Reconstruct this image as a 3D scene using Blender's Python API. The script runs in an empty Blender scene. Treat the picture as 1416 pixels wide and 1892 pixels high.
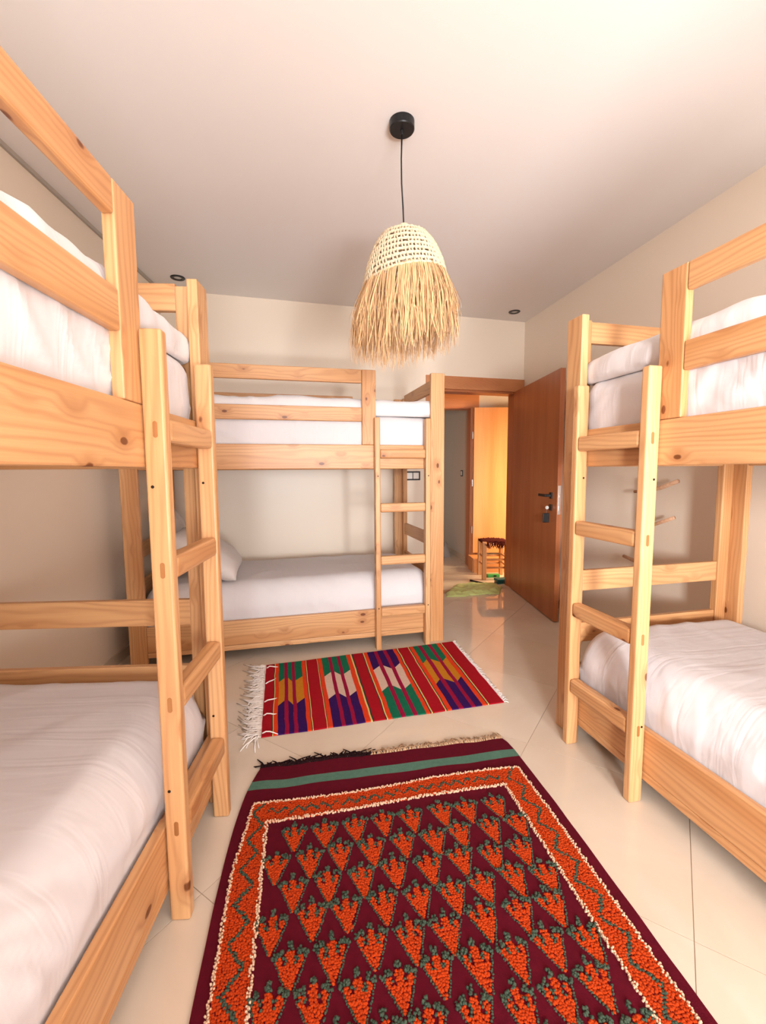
import bpy, bmesh, math, random
from math import sin, cos, pi, radians
from mathutils import Vector, Matrix, noise
R = random.Random(7)
S = bpy.context.scene
COL = S.collection

# ------------------------------------------------------------ camera
cd = bpy.data.cameras.new('camera'); cam = bpy.data.objects.new('camera', cd); COL.objects.link(cam)
cd.sensor_fit = 'VERTICAL'; cd.sensor_height = 36.0; cd.lens = 822.03 * 36.0 / 1892.0
cd.clip_start = .02; cd.clip_end = 100
cam.matrix_world = Matrix.Translation((0, 0, 1.26)) @ Matrix.Rotation(pi/2 - .0929, 4, 'X') @ Matrix.Rotation(-.0066, 4, 'Z')
S.camera = cam

# ------------------------------------------------------------ world and light
w = bpy.data.worlds.new('World'); S.world = w; w.use_nodes = True
bg = w.node_tree.nodes['Background']; bg.inputs[0].default_value = (.80, .90, 1.0, 1); bg.inputs[1].default_value = 1.2
def area(name, loc, target, sx, sy, power, col, spread=180):
    l = bpy.data.lights.new(name, 'AREA'); l.shape = 'RECTANGLE'; l.size = sx; l.size_y = sy; l.energy = power; l.color = col
    l.spread = radians(spread)
    o = bpy.data.objects.new(name, l); COL.objects.link(o); o.location = loc
    o.rotation_euler = (Vector(target) - Vector(loc)).to_track_quat('-Z', 'Y').to_euler()
    return o
area('daylight_window', (1.20, -2.46, 1.10), (.95, 3.5, 1.0), 1.9, 2.0, 24, (.95, .975, 1.0), 88)
area('daylight_right_pane', (1.44, -2.42, 1.02), (.55, 3.5, .9), .30, .9, 30, (.97, .985, 1.0), 80)
area('daylight_left_pane', (.36, -2.42, 1.36), (1.5, 2.7, .95), .45, .6, 40, (.96, .98, 1.0), 60)
area('daylight_terrace_bounce', (1.35, -2.95, .02), (1.30, -2.70, 1.0), 1.6, .8, 610, (.955, .97, 1.0), 140)
area('hall_sun', (2.55, 5.06, 1.05), (1.35, 5.6, .75), .45, 1.5, 95, (1.0, .72, .44), 150)
area('far_room_fill', (-1.1, 7.2, 1.5), (1.0, 7.0, 1.0), .9, 1.1, 6, (1.0, .86, .74))  # lamp added to brighten the far room; no window is built there

S.view_settings.view_transform = 'Standard'; S.view_settings.look = 'None'
S.view_settings.gamma = 1.0; S.view_settings.use_curve_mapping = False
S.view_settings.exposure = -.56

# ------------------------------------------------------------ materials
def srgb(r, g, b):
    f = lambda c: (c/255/12.92) if c/255 <= .04045 else ((c/255+.055)/1.055)**2.4
    return (f(r), f(g), f(b), 1)
class NT:
    def __init__(s, name):
        s.m = bpy.data.materials.new(name); s.m.use_nodes = True; s.t = s.m.node_tree; s.b = s.t.nodes['Principled BSDF']
    def n(s, typ, **kw):
        nd = s.t.nodes.new(typ)
        for k, v in kw.items(): setattr(nd, k, v)
        return nd
    def l(s, a, b): s.t.links.new(a, b)
    def math(s, op, a, b=None, c=None):
        nd = s.n('ShaderNodeMath', operation=op)
        for i, x in enumerate((a, b, c)):
            if x is None: continue
            if isinstance(x, (int, float)): nd.inputs[i].default_value = x
            else: s.l(x, nd.inputs[i])
        return nd.outputs[0]
    def mapping(s, src, scale):
        nd = s.n('ShaderNodeMapping'); s.l(src, nd.inputs[0]); nd.inputs['Scale'].default_value = scale; return nd.outputs[0]
    def noise(s, src, scale=1., detail=3., rough=.5, dist=0.):
        nd = s.n('ShaderNodeTexNoise'); s.l(src, nd.inputs['Vector']); nd.inputs['Scale'].default_value = scale
        nd.inputs['Detail'].default_value = detail; nd.inputs['Roughness'].default_value = rough; nd.inputs['Distortion'].default_value = dist
        return nd.outputs['Fac']
    def ramp(s, fac, stops):
        nd = s.n('ShaderNodeValToRGB'); s.l(fac, nd.inputs[0]); e = nd.color_ramp.elements
        while len(e) < len(stops): e.new(.5)
        for x, (p, c) in zip(e, stops): x.position = p; x.color = c
        return nd.outputs[0]
    def mix(s, fac, a, b, mode='MIX'):
        nd = s.n('ShaderNodeMix', data_type='RGBA', blend_type=mode)
        for sock, x in ((nd.inputs[0], fac), (nd.inputs[6], a), (nd.inputs[7], b)):
            if isinstance(x, (int, float)): sock.default_value = x
            elif isinstance(x, tuple): sock.default_value = x
            else: s.l(x, sock)
        return nd.outputs[2]
    def bump(s, h, strength=.2, dist=.002):
        nd = s.n('ShaderNodeBump'); nd.inputs['Strength'].default_value = strength; nd.inputs['Distance'].default_value = dist
        s.l(h, nd.inputs['Height']); s.l(nd.outputs[0], s.b.inputs['Normal'])
    def set(s, **kw):
        for k, v in kw.items():
            sock = s.b.inputs[k.replace('_', ' ')]
            if isinstance(v, (int, float, tuple)): sock.default_value = v
            else: s.l(v, sock)
        return s.m

def wood(name, light, mid, dark, knots=True, rough=.42, fine=1.0, ring=1.0, knotcol=srgb(112, 60, 26)):
    t = NT(name); a = t.n('ShaderNodeAttribute', attribute_name='grain').outputs['Vector']
    low = t.noise(t.mapping(a, (1.1, 7, 7)), 1, 2)
    broad = t.noise(t.mapping(a, (.5, 5, 5)), 1.7, 2, .5, .3)
    sep = t.n('ShaderNodeSeparateXYZ'); t.l(a, sep.inputs[0])
    ph = t.math('ADD', t.math('MULTIPLY', sep.outputs[1], 330.), t.math('MULTIPLY', sep.outputs[2], 240.))
    ph = t.math('ADD', ph, t.math('MULTIPLY', low, 46.))
    if knots:
        v = t.n('ShaderNodeTexVoronoi', voronoi_dimensions='3D'); t.l(t.mapping(a, (6.0, 11, 11)), v.inputs['Vector']); v.inputs['Scale'].default_value = 1.0
        wob = t.math('MULTIPLY', t.math('SUBTRACT', t.noise(t.mapping(a, (30, 50, 50)), 1, 2), .5), .05)
        d = t.math('ADD', v.outputs['Distance'], wob)
        cs = t.n('ShaderNodeSeparateColor'); t.l(v.outputs['Color'], cs.inputs[0])
        gate = t.math('LESS_THAN', cs.outputs[0], .55)
        mr = t.n('ShaderNodeMapRange', interpolation_type='SMOOTHSTEP'); t.l(d, mr.inputs[0])
        mr.inputs[1].default_value = .125; mr.inputs[2].default_value = .085; mr.inputs[3].default_value = 0; mr.inputs[4].default_value = 1
        core = t.math('MULTIPLY', mr.outputs[0], gate)
        mh = t.n('ShaderNodeMapRange', interpolation_type='SMOOTHSTEP'); t.l(d, mh.inputs[0])
        mh.inputs[1].default_value = .42; mh.inputs[2].default_value = .08; mh.inputs[3].default_value = 0; mh.inputs[4].default_value = 1
        halo = t.math('MULTIPLY', mh.outputs[0], gate)
        ph = t.math('ADD', ph, t.math('MULTIPLY', halo, 7.))
    rings = t.math('MULTIPLY_ADD', t.math('SINE', ph), .5, .5)
    rings = t.math('MULTIPLY', t.math('POWER', rings, 2.2), t.noise(t.mapping(a, (1.0, 12, 12)), 2.0, 2))
    c = t.ramp(broad, [(.32, light), (.68, mid)])
    c = t.mix(t.math('MULTIPLY', rings, .55*ring), c, dark)
    streak = t.noise(t.mapping(a, (5, 260, 260)), 1, 3, .6)
    c = t.mix(t.math('MULTIPLY', streak, .32*fine), c, mid, 'MULTIPLY')
    if knots:
        c = t.mix(t.math('MULTIPLY', halo, .45), c, dark)
        c = t.mix(core, c, knotcol)
    t.bump(t.math('ADD', streak, t.math('MULTIPLY', rings, .5)), .12, .0012)
    return t.set(Base_Color=c, Roughness=rough)

PINE = wood('pine', srgb(222, 175, 125), srgb(203, 147, 95), srgb(156, 94, 50), rough=.40)
PINE_END = wood('pine_tenon', srgb(178, 120, 68), srgb(160, 104, 56), srgb(130, 80, 42), knots=False)
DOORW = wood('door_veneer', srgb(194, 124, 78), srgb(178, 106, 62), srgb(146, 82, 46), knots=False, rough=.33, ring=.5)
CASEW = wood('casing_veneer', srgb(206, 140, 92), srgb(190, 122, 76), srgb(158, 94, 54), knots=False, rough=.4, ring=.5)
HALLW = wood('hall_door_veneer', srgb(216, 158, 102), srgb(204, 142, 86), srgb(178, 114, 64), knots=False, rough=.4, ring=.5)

def plain(name, col, rough=.5, metal=0., **kw):
    t = NT(name); return t.set(Base_Color=col, Roughness=rough, Metallic=metal, **kw)
def wallmat(name, col, rough=.55):
    t = NT(name); g = t.n('ShaderNodeNewGeometry').outputs['Position']
    n1 = t.noise(g, 1.3, 3); n2 = t.noise(g, 140, 2)
    c = t.mix(t.math('MULTIPLY', n1, .10), col, tuple(x*.86 for x in col[:3]) + (1,))
    t.bump(n2, .06, .001); return t.set(Base_Color=c, Roughness=rough)
WALL = wallmat('cream_wall_paint', srgb(238, 222, 203), .38)
CEIL = wallmat('ceiling_paint', srgb(241, 234, 229), .8)
HALLWALL = wallmat('hall_wall_paint', srgb(214, 204, 192), .6)

def cloth(name, col, weave=900, wr=1.0):
    t = NT(name); g = t.n('ShaderNodeTexCoord').outputs['Object']
    n1 = t.noise(t.mapping(g, (1, 1, 1)), 5, 2, .5, .8); n2 = t.noise(g, weave, 1)
    n3 = t.noise(t.mapping(g, (15, 1.8, 3.2)), 1.0, 2, .55, 1.1)
    h = t.math('ADD', t.math('MULTIPLY', n1, .45*wr), t.math('MULTIPLY', n2, .03)); h = t.math('ADD', h, t.math('MULTIPLY', n3, .8*wr))
    t.bump(h, .35, .012)
    return t.set(Base_Color=col, Roughness=.9, Sheen_Weight=.15)
SHEET = cloth('white_cotton_sheet', srgb(218, 212, 213))
DUVET = cloth('white_duvet_cotton', srgb(222, 216, 216), wr=1.3)
PILLOWM = cloth('white_pillow_cotton', srgb(220, 213, 210))

def tile_mat():
    t = NT('polished_beige_tile'); g = t.n('ShaderNodeNewGeometry').outputs['Position']
    n = t.noise(g, 2.5, 5, .6, .6); oi = t.n('ShaderNodeObjectInfo').outputs['Random']
    c = t.ramp(n, [(.3, srgb(224, 209, 191)), (.7, srgb(215, 198, 178))])
    c = t.mix(t.math('MULTIPLY', oi, .18), c, srgb(196, 172, 146))
    return t.set(Base_Color=c, Roughness=t.math('MULTIPLY_ADD', n, .05, .03), IOR=1.5)
TILE = tile_mat()
GROUT = plain('grout', srgb(176, 154, 130), .9)
BASETILE = plain('skirting_tile', srgb(212, 194, 172), .3)
BLACK = plain('black_plastic', srgb(22, 22, 24), .4)
BLACKM = plain('black_metal', srgb(26, 25, 26), .35, .3)
STEEL = plain('brushed_steel', srgb(186, 178, 172), .32, 1.)
SCREW = plain('dark_screw', srgb(40, 30, 24), .5, .6)
LENS = plain('frosted_lens', srgb(214, 208, 200), .5)
WHITEP = plain('white_plastic', srgb(232, 228, 222), .35)
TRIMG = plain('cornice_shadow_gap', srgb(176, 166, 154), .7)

def yarn(name, c1, c2, scale=60, rough=.95):
    t = NT(name); g = t.n('ShaderNodeTexCoord').outputs['Object']
    n = t.noise(g, scale, 3, .65); n2 = t.noise(g, 9, 2)
    c = t.mix(n, c1, c2); c = t.mix(t.math('MULTIPLY', n2, .35), c, c2)
    t.bump(t.noise(t.mapping(g, (400, 400, 400)), 1, 2), .5, .002)
    return t.set(Base_Color=c, Roughness=rough, Specular_IOR_Level=.15)
MAROON = yarn('maroon_wool', srgb(100, 8, 30), srgb(72, 3, 20))
RUGGREEN = yarn('sage_wool', srgb(96, 130, 112), srgb(66, 100, 86))
ORANGE = yarn('orange_pile_wool', srgb(202, 72, 18), srgb(158, 44, 12), 90)
GREENP = yarn('grey_green_pile_wool', srgb(86, 96, 76), srgb(42, 60, 52), 90)
WHITEPILE = yarn('cream_pile_wool', srgb(232, 206, 180), srgb(204, 160, 126), 90)
TANFR = yarn('tan_fringe_wool', srgb(206, 172, 138), srgb(176, 138, 106))
BLACKFR = yarn('black_fringe_wool', srgb(44, 16, 18), srgb(20, 8, 10))
WHITEFR = yarn('white_fringe_cotton', srgb(248, 240, 234), srgb(232, 220, 212))
K = dict(r=yarn('kilim_red', srgb(176, 14, 30), srgb(142, 8, 24)), o=yarn('kilim_orange', srgb(226, 70, 26), srgb(200, 50, 20)),
         g=yarn('kilim_green', srgb(20, 116, 82), srgb(12, 88, 64)), p=yarn('kilim_purple', srgb(58, 12, 96), srgb(38, 8, 66)),
         c=yarn('kilim_crimson', srgb(160, 12, 62), srgb(128, 8, 48)), w=yarn('kilim_white', srgb(222, 194, 174), srgb(196, 164, 146)),
         y=yarn('kilim_ochre', srgb(206, 136, 30), srgb(176, 108, 22)), k=plain('kilim_dark', srgb(34, 30, 26), .95), l=plain('kilim_yellow', srgb(206, 190, 110), .95))
RAFFIA = yarn('raffia_weave', srgb(228, 208, 180), srgb(208, 184, 150), 40, .8)
RAFFIA2 = yarn('raffia_fringe', srgb(228, 190, 146), srgb(208, 160, 112), 25, .8)

# ------------------------------------------------------------ helpers
def link(o, parent=None):
    COL.objects.link(o)
    if parent is not None: o.parent = parent
    return o
def empty(name, loc=(0, 0, 0), rz=0., parent=None):
    o = bpy.data.objects.new(name, None); o.empty_display_size = .1
    o.location = loc; o.rotation_euler = (0, 0, rz); return link(o, parent)
def tag(o, label, cat, group=None, kind=None):
    o['label'] = label; o['category'] = cat
    if group: o['group'] = group
    if kind: o['kind'] = kind
    return o
def struct(o): o['kind'] = 'structure'; return o
def obj(name, bm, mat, parent=None, smooth=False, axis=None, loc=None):
    me = bpy.data.meshes.new(name)
    if axis is not None:
        lay = bm.verts.layers.float_vector.get('grain') or bm.verts.layers.float_vector.new('grain')
        off = Vector((R.uniform(0, 50), R.uniform(0, 50), R.uniform(0, 50)))
        q = [axis, (axis+1) % 3, (axis+2) % 3]
        for v in bm.verts: v[lay] = Vector((v.co[q[0]], v.co[q[1]], v.co[q[2]])) + off
    if smooth:
        for f in bm.faces: f.smooth = True
    bm.to_mesh(me); bm.free()
    for m in (mat if isinstance(mat, list) else [mat]): me.materials.append(m)
    o = bpy.data.objects.new(name, me)
    if loc is not None: o.location = loc
    return link(o, parent)
def add_box(bm, lo, hi, bev=.003, seg=2, mi=0):
    lo2 = [min(a, b) for a, b in zip(lo, hi)]; hi2 = [max(a, b) for a, b in zip(lo, hi)]
    r = bmesh.ops.create_cube(bm, size=1.0); vs = r['verts']
    for v in vs:
        v.co = Vector([(lo2[i]+hi2[i])/2 + v.co[i]*(hi2[i]-lo2[i]) for i in range(3)])
    fs = set(f for v in vs for f in v.link_faces)
    for f in fs: f.material_index = mi
    if bev > 0:
        es = list(set(e for v in vs for e in v.link_edges))
        r2 = bmesh.ops.bevel(bm, geom=es, offset=min(bev, .45*min(h-l for l, h in zip(lo2, hi2))), segments=seg, affect='EDGES', profile=.5)
        for f in r2['faces']: f.material_index = mi
    return bm
def box(lo, hi, bev=.003, seg=2): return add_box(bmesh.new(), lo, hi, bev, seg)
def add_tube(bm, pts, rad, n=8, cap=True, flat=1.0):
    pts = [Vector(p) for p in pts]; rs = rad if isinstance(rad, (list, tuple)) else [rad]*len(pts)
    rings = []; up = None
    for i, p in enumerate(pts):
        d = (pts[min(i+1, len(pts)-1)] - pts[max(i-1, 0)]).normalized()
        if up is None: up = Vector((0, 0, 1)) if abs(d.z) < .9 else Vector((1, 0, 0))
        x = d.cross(up).normalized(); y = x.cross(d).normalized(); up = y
        rings.append([bm.verts.new(p + (x*cos(2*pi*k/n) + y*sin(2*pi*k/n)*flat)*rs[i]) for k in range(n)])
    for a, b in zip(rings, rings[1:]):
        for k in range(n): bm.faces.new((a[k], a[(k+1) % n], b[(k+1) % n], b[k]))
    if cap:
        bm.faces.new(rings[0][::-1]); bm.faces.new(rings[-1])
    return bm
def add_lathe(bm, prof, n=40, c=(0, 0, 0), cap=True):
    rings = [[bm.verts.new((c[0]+r*cos(2*pi*k/n), c[1]+r*sin(2*pi*k/n), c[2]+z)) for k in range(n)] for r, z in prof]
    for a, b in zip(rings, rings[1:]):
        for k in range(n): bm.faces.new((a[k], a[(k+1) % n], b[(k+1) % n], b[k]))
    if cap:
        bm.faces.new(rings[0][::-1]); bm.faces.new(rings[-1])
    return bm
def prism(poly, z0, z1):
    bm = bmesh.new(); lo = [bm.verts.new((x, y, z0)) for x, y in poly]; hi = [bm.verts.new((x, y, z1)) for x, y in poly]
    bm.faces.new(lo[::-1]); bm.faces.new(hi); n = len(poly)
    for i in range(n): bm.faces.new((lo[i], lo[(i+1) % n], hi[(i+1) % n], hi[i]))
    bmesh.ops.recalc_face_normals(bm, faces=bm.faces); return bm

# ------------------------------------------------------------ room shell
ZC = 2.755
TB = .2633; EB = Vector((cos(TB), sin(TB), 0)); NB = Vector((-sin(TB), cos(TB), 0))   # back wall: along / away from room
CBR = Vector((1.4608, 4.6929, 0)); CBL = Vector((-1.8265, 3.8069, 0))
DL = Vector((-sin(.0637), cos(.0637), 0)); DR = Vector((-sin(.1879), cos(.1879), 0))
YF = -2.40
CFL = CBL - DL*((CBL.y - YF)/DL.y); CFR = CBR - DR*((CBR.y - YF)/DR.y)

def clip(poly, a, b):      # keep the part left of a->b
    out = []
    side = lambda p: (b[0]-a[0])*(p[1]-a[1]) - (b[1]-a[1])*(p[0]-a[0])
    for i in range(len(poly)):
        p, q = poly[i], poly[(i+1) % len(poly)]; sp, sq = side(p), side(q)
        if sp >= 0: out.append(p)
        if sp*sq < 0:
            t = sp/(sp-sq); out.append((p[0]+(q[0]-p[0])*t, p[1]+(q[1]-p[1])*t))
    return out
REGION = [(CFL.x-.02, YF), (CFR.x+.02, YF), (CBR.x+.0, CBR.y), (3.3, 5.0), (3.3, 8.3), (-1.3, 8.3), (-1.9, 3.8)]
def convex_clip(poly, reg):
    for i in range(len(reg)):
        poly = clip(poly, reg[i], reg[(i+1) % len(reg)])
        if len(poly) < 3: return []
    return poly
ROOM = [(CFL.x, YF), (CFR.x, YF), (CBR.x, CBR.y), (CBL.x, CBL.y)]
p1 = CBR + NB*.0; HALL = [(CBL.x, CBL.y), (CBR.x, CBR.y), (3.25, 4.86), (3.25, 8.2), (-1.4, 8.2), (-2.0, 5.0)]
floor = struct(obj('floor', prism([(-2.3, YF-.15), (3.5, YF-.15), (3.5, 8.5), (-2.3, 8.5)], -.08, -.0015), GROUT))
ta = radians(56.7); e1 = Vector((cos(ta), sin(ta), 0)); e2 = Vector((-sin(ta), cos(ta), 0))
# one family of joints is at e2 = 1.13 + .615k, the other at -e1-normal offsets 1.355 + .636k
o1, s1, o2, s2 = 1.132, .615, 1.355, .636
nt = 0
m2 = Vector((.549, .836, 0))
for i in range(-14, 16):
    for j in range(-10, 16):
        g = .0012
        lo, hi = o1 + s1*i + g, o1 + s1*(i+1) - g; a, b = o2 + s2*j + g, o2 + s2*(j+1) - g
        quad = [(e1*q + e2*p)[:2] for p, q in ((lo, a), (lo, b), (hi, b), (hi, a))]
        quad = quad[::-1]
        ar = sum(quad[k][0]*quad[(k+1) % 4][1] - quad[(k+1) % 4][0]*quad[k][1] for k in range(4))
        if ar < 0: quad = quad[::-1]
        for reg in (ROOM, HALL):
            pl = convex_clip([tuple(p) for p in quad], reg)
            if len(pl) < 3: continue
            A = abs(sum(pl[k][0]*pl[(k+1) % len(pl)][1] - pl[(k+1) % len(pl)][0]*pl[k][1] for k in range(len(pl))))/2
            if A < .004: continue
            obj('tile', prism(pl, -.0014, 0), TILE, floor)

ceiling = struct(obj('ceiling', prism([(-2.3, YF-.15), (3.5, YF-.15), (3.5, 8.5), (-2.3, 8.5)], ZC, ZC+.12), CEIL))
def wall_prism(name, A, B, th, z0, z1, mat, out):       # vertical slab from A to B, thickened along out
    o = out.normalized()*th
    return struct(obj(name, prism([A[:2], B[:2], (B+o)[:2], (A+o)[:2]], z0, z1), mat))
OL = Vector((-cos(.0637), -sin(.0637), 0)); OR = Vector((cos(.1879), sin(.1879), 0))
wall_prism('wall_left', CFL, CBL, .15, 0, ZC, WALL, OL)
wall_prism('wall_right', CFR, CBR, .15, 0, ZC, WALL, OR)
# back wall with the doorway
S0, S1, ZO = -.975, -.062, 2.062
def bw(s, off=0.): return CBR + EB*s + NB*off
LB = (CBL-CBR).length
def multi(name, pieces, mat, parent=None, axis=None):
    bm = bmesh.new()
    for poly, z0, z1 in pieces:
        t = prism(poly, z0, z1); me = bpy.data.meshes.new('t'); t.to_mesh(me); t.free(); bm.from_mesh(me); bpy.data.meshes.remove(me)
    return obj(name, bm, mat, parent, axis=axis)
def wseg(s0, s1, o0=0., o1=.14): return [bw(s0, o0)[:2], bw(s1, o0)[:2], bw(s1, o1)[:2], bw(s0, o1)[:2]]
struct(multi('wall_back', [(wseg(-LB, S0), 0, ZC), (wseg(S0, S1), ZO, ZC), (wseg(S1, .02), 0, ZC)], WALL))
# front wall behind the camera, with the balcony opening that lets the daylight in
wx0, wx1, wz0, wz1 = .15, 2.25, .04, 2.16
wf = lambda x0, x1: [(x0, YF-.12), (x1, YF-.12), (x1, YF), (x0, YF)]
struct(multi('wall_front', [(wf(CFL.x-.2, wx0), 0, ZC), (wf(wx0, wx1), wz1, ZC), (wf(wx0, wx1), 0, wz0), (wf(wx1, CFR.x+.3), 0, ZC)], WALL))
def skirting(name, A, B, inw, h=.07, t=.011):
    wall_prism(name, A, B, t, 0, h, BASETILE, inw)
skirting('baseboard_left', CFL+Vector((0, .01, 0)), CBL, -OL)
skirting('baseboard_right', CFR+Vector((0, .01, 0)), CBR - DR*.05, -OR)
skirting('baseboard_back', CBL, bw(-1.08), -NB)
# thin left strip; shade of the ceiling gap put into its grey
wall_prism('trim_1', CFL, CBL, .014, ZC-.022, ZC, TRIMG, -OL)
# door_1 : casing, jamb, leaf
door = struct(empty('door_1', bw(S1-.02)))
dinv = Vector(door.location)
def dpiece(name, poly, z0, z1, mat, axis=2, parent=door):
    bm = prism([(p[0]-dinv.x, p[1]-dinv.y) for p in poly], z0, z1); return obj(name, bm, mat, parent, axis=axis)
dpiece('casing', wseg(S0-.10, S0+.008, -.020, 0), 0, ZO+.115, CASEW)
dpiece('casing', wseg(S1-.008, -.004, -.020, 0), 0, ZO, CASEW)
obj('casing', (lambda b: b)(prism([(p[0]-dinv.x, p[1]-dinv.y) for p in wseg(S0+.008, -.004, -.021, 0)], ZO-.008, ZO+.115)), CASEW, door, axis=0)
dpiece('jamb', wseg(S0, S0+.018, 0, .14), 0, ZO, DOORW)
dpiece('jamb', wseg(S1-.03, S1, .0, .14), 0, ZO, DOORW)
dpiece('jamb', wseg(S0, S1, 0, .14), ZO-.03, ZO, DOORW, 0)
# leaf, swung into the room along the right wall
H0 = Vector((1.352, 4.655, 0)); H1 = Vector((1.402, 3.575, 0)); ld = (H1-H0).normalized(); ln = Vector((-ld.y, ld.x, 0))   # ln points to the right wall
if ln.x < 0: ln = -ln
LW = (H1-H0).length
def lp(s, o): return (H0 + ld*s + ln*o)[:2]
leaf = dpiece('door_leaf', [lp(0, 0), lp(LW, 0), lp(LW, .04), lp(0, .04)], .008, 2.052, DOORW)
def lbox(name, s0, s1, o0, o1, z0, z1, mat, parent=leaf, bev=.0015):
    bm = box((s0, o0, z0), (s1, o1, z1), bev)
    M = Matrix(((ld.x, ln.x, 0, H0.x-dinv.x), (ld.y, ln.y, 0, H0.y-dinv.y), (0, 0, 1, 0), (0, 0, 0, 1)))
    bmesh.ops.transform(bm, matrix=M, verts=bm.verts); return obj(name, bm, mat, parent)
hz = 1.045
lbox('handle_rose', LW-.135, LW-.085, -.008, 0, hz-.026, hz+.026, BLACKM)
bm = bmesh.new(); add_box(bm, (LW-.121, -.05, hz-.011), (LW-.099, -.004, hz+.011), .003); add_box(bm, (LW-.245, -.058, hz-.011), (LW-.099, -.044, hz+.011), .003)
M = Matrix(((ld.x, ln.x, 0, H0.x-dinv.x), (ld.y, ln.y, 0, H0.y-dinv.y), (0, 0, 1, 0), (0, 0, 0, 1)))
bmesh.ops.transform(bm, matrix=M, verts=bm.verts); h = obj('door_handle', bm, BLACKM, leaf); h['label'] = 'black lever handle'
lbox('lock_rose', LW-.135, LW-.085, -.008, 0, hz-.125, hz-.073, BLACKM)
lp_ = lbox('lock_plate', LW-.001, LW+.002, .008, .030, hz-.15, hz+.085, STEEL); lp_['label'] = 'brushed steel latch plate on the leaf edge'
lbox('latch_bolt', LW, LW+.009, .013, .025, hz-.01, hz+.012, STEEL)
lbox('dead_bolt', LW, LW+.004, .012, .026, hz-.115, hz-.075, STEEL)
key = empty('door_key', (H0 + ld*(LW-.11) - ln*.012 + Vector((0, 0, hz-.10))), math.atan2(ld.y, ld.x))
bm = bmesh.new(); add_box(bm, (-.003, -.012, -.004), (.003, .003+0.0, .004), .001); add_lathe(bm, [(.004, -.004), (.014, -.004), (.014, .004), (.004, .004)], 16)
obj('key_bow', (lambda b: (bmesh.ops.rotate(b, verts=b.verts, cent=(0, 0, 0), matrix=Matrix.Rotation(pi/2, 3, 'Y')), b)[1])(bm), WHITEP, key, loc=(0, -.022, 0))
bm = bmesh.new(); add_tube(bm, [(.0, -.024, -.01), (.0, -.026, -.028), (.0, -.024, -.05)], .0016, 6); obj('key_ring', bm, STEEL, key)
o = obj('key_tag', box((-.005, -.056, -.125), (.005, -.002, -.046), .004, 3), BLACK, key); o['label'] = 'black rectangular plastic key tag'
tag(key, 'white-headed key with a black rectangular tag hanging in the brown door lock', 'key')

# light switches
def switch(name, origin, ex, nrm, w, h, mods, label):
    s = empty(name, origin, math.atan2(ex.y, ex.x))
    sg = 1 if Vector((-ex.y, ex.x, 0)).dot(nrm) > 0 else -1
    obj('frame', box((-w/2, 0, -h/2), (w/2, sg*.009, h/2), .003), BLACK, s)
    for k in range(mods):
        ww = (w-.024)/mods; x0 = -w/2+.012+k*ww
        obj('rocker', box((x0+.004, sg*.005, -h/2+.014), (x0+ww-.004, sg*.012, h/2-.014), .002), WHITEP, s)
    tag(s, label, 'switch'); return s
switch('light_switch', bw(-1.21, 0) + Vector((0, 0, 1.207)), EB, -NB, .155, .088, 2, 'black framed double switch with two white rockers on the back wall beside the door')

# ------------------------------------------------------------ hall behind the door
TH = .06; EH = Vector((cos(TH), sin(TH), 0)); NH = Vector((-sin(TH), cos(TH), 0)); HP = Vector((1.135, 5.72, 0))
def hw(s, o=0.): return HP + EH*s + NH*o
def hseg(s0, s1, o0, o1): return [hw(s0, o0)[:2], hw(s1, o0)[:2], hw(s1, o1)[:2], hw(s0, o1)[:2]]
ZH = 2.05
struct(multi('wall_hall', [(hseg(-3.2, -.83, 0, .2), 0, ZC), (hseg(-.83, 0, 0, .2), ZH, ZC), (hseg(0, 2.25, 0, .2), 0, ZC)], HALLWALL))
wall_prism('wall_hall_near', Vector((1.485, 4.845, 0)), Vector((3.25, 4.865, 0)), .14, 0, ZC, HALLWALL, Vector((0, -1, 0)))
wall_prism('wall_hall_end', Vector((3.25, 4.87, 0)), Vector((3.25, 6.2, 0)), .1, 0, ZC, HALLWALL, Vector((1, 0, 0)))
wall_prism('wall_hall_left', Vector((-1.95, 3.7, 0)), Vector((-1.95, 6.2, 0)), .1, 0, ZC, HALLWALL, Vector((-1, 0, 0)))
RA, RB = Vector((1.15, 5.92, 0)), Vector((.86, 8.2, 0))
wall_prism('wall_far_right', RA, RB, .12, 0, ZC, HALLWALL, Vector((1, .12, 0)))
wall_prism('wall_far_back', Vector((-1.4, 8.2, 0)), Vector((1.1, 8.2, 0)), .12, 0, ZC, HALLWALL, Vector((0, 1, 0)))
wall_prism('wall_far_left', Vector((-1.3, 5.7, 0)), Vector((-1.3, 8.3, 0)), .12, 0, ZC, HALLWALL, Vector((-1, 0, 0)))
skirting('baseboard_far', RA, RB, Vector((-1, -.12, 0)), .075)
skirting('baseboard_hall', hw(.1), hw(2.2), -NH)
d2 = struct(empty('door_2', hw(0)))
def h2(name, poly, z0, z1, mat, axis=2, parent=d2):
    return obj(name, prism([(p[0]-HP.x, p[1]-HP.y) for p in poly], z0, z1), mat, parent, axis=axis)
h2('casing', hseg(-.92, -.83, -.018, 0), 0, ZH, CASEW); h2('casing', hseg(0, .085, -.018, 0), 0, ZH, CASEW)
h2('casing', hseg(-.92, .085, -.019, 0), ZH, ZH+.17, CASEW, 0)
h2('jamb', hseg(-.014, .0, 0, .2), 0, ZH, CASEW); h2('jamb', hseg(-.83, -.816, 0, .2), 0, ZH, CASEW); h2('jamb', hseg(-.816, -.014, 0, .2), ZH-.014, ZH, CASEW, 0)
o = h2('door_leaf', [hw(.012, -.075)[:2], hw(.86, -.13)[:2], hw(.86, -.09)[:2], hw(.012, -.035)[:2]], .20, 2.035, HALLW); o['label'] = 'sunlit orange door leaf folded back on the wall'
for z in (.45, 1.05, 1.65):
    obj('hinge', box((-.004, -.055, z), (.012, -.035, z+.09), .002), STEEL, d2)
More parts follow.
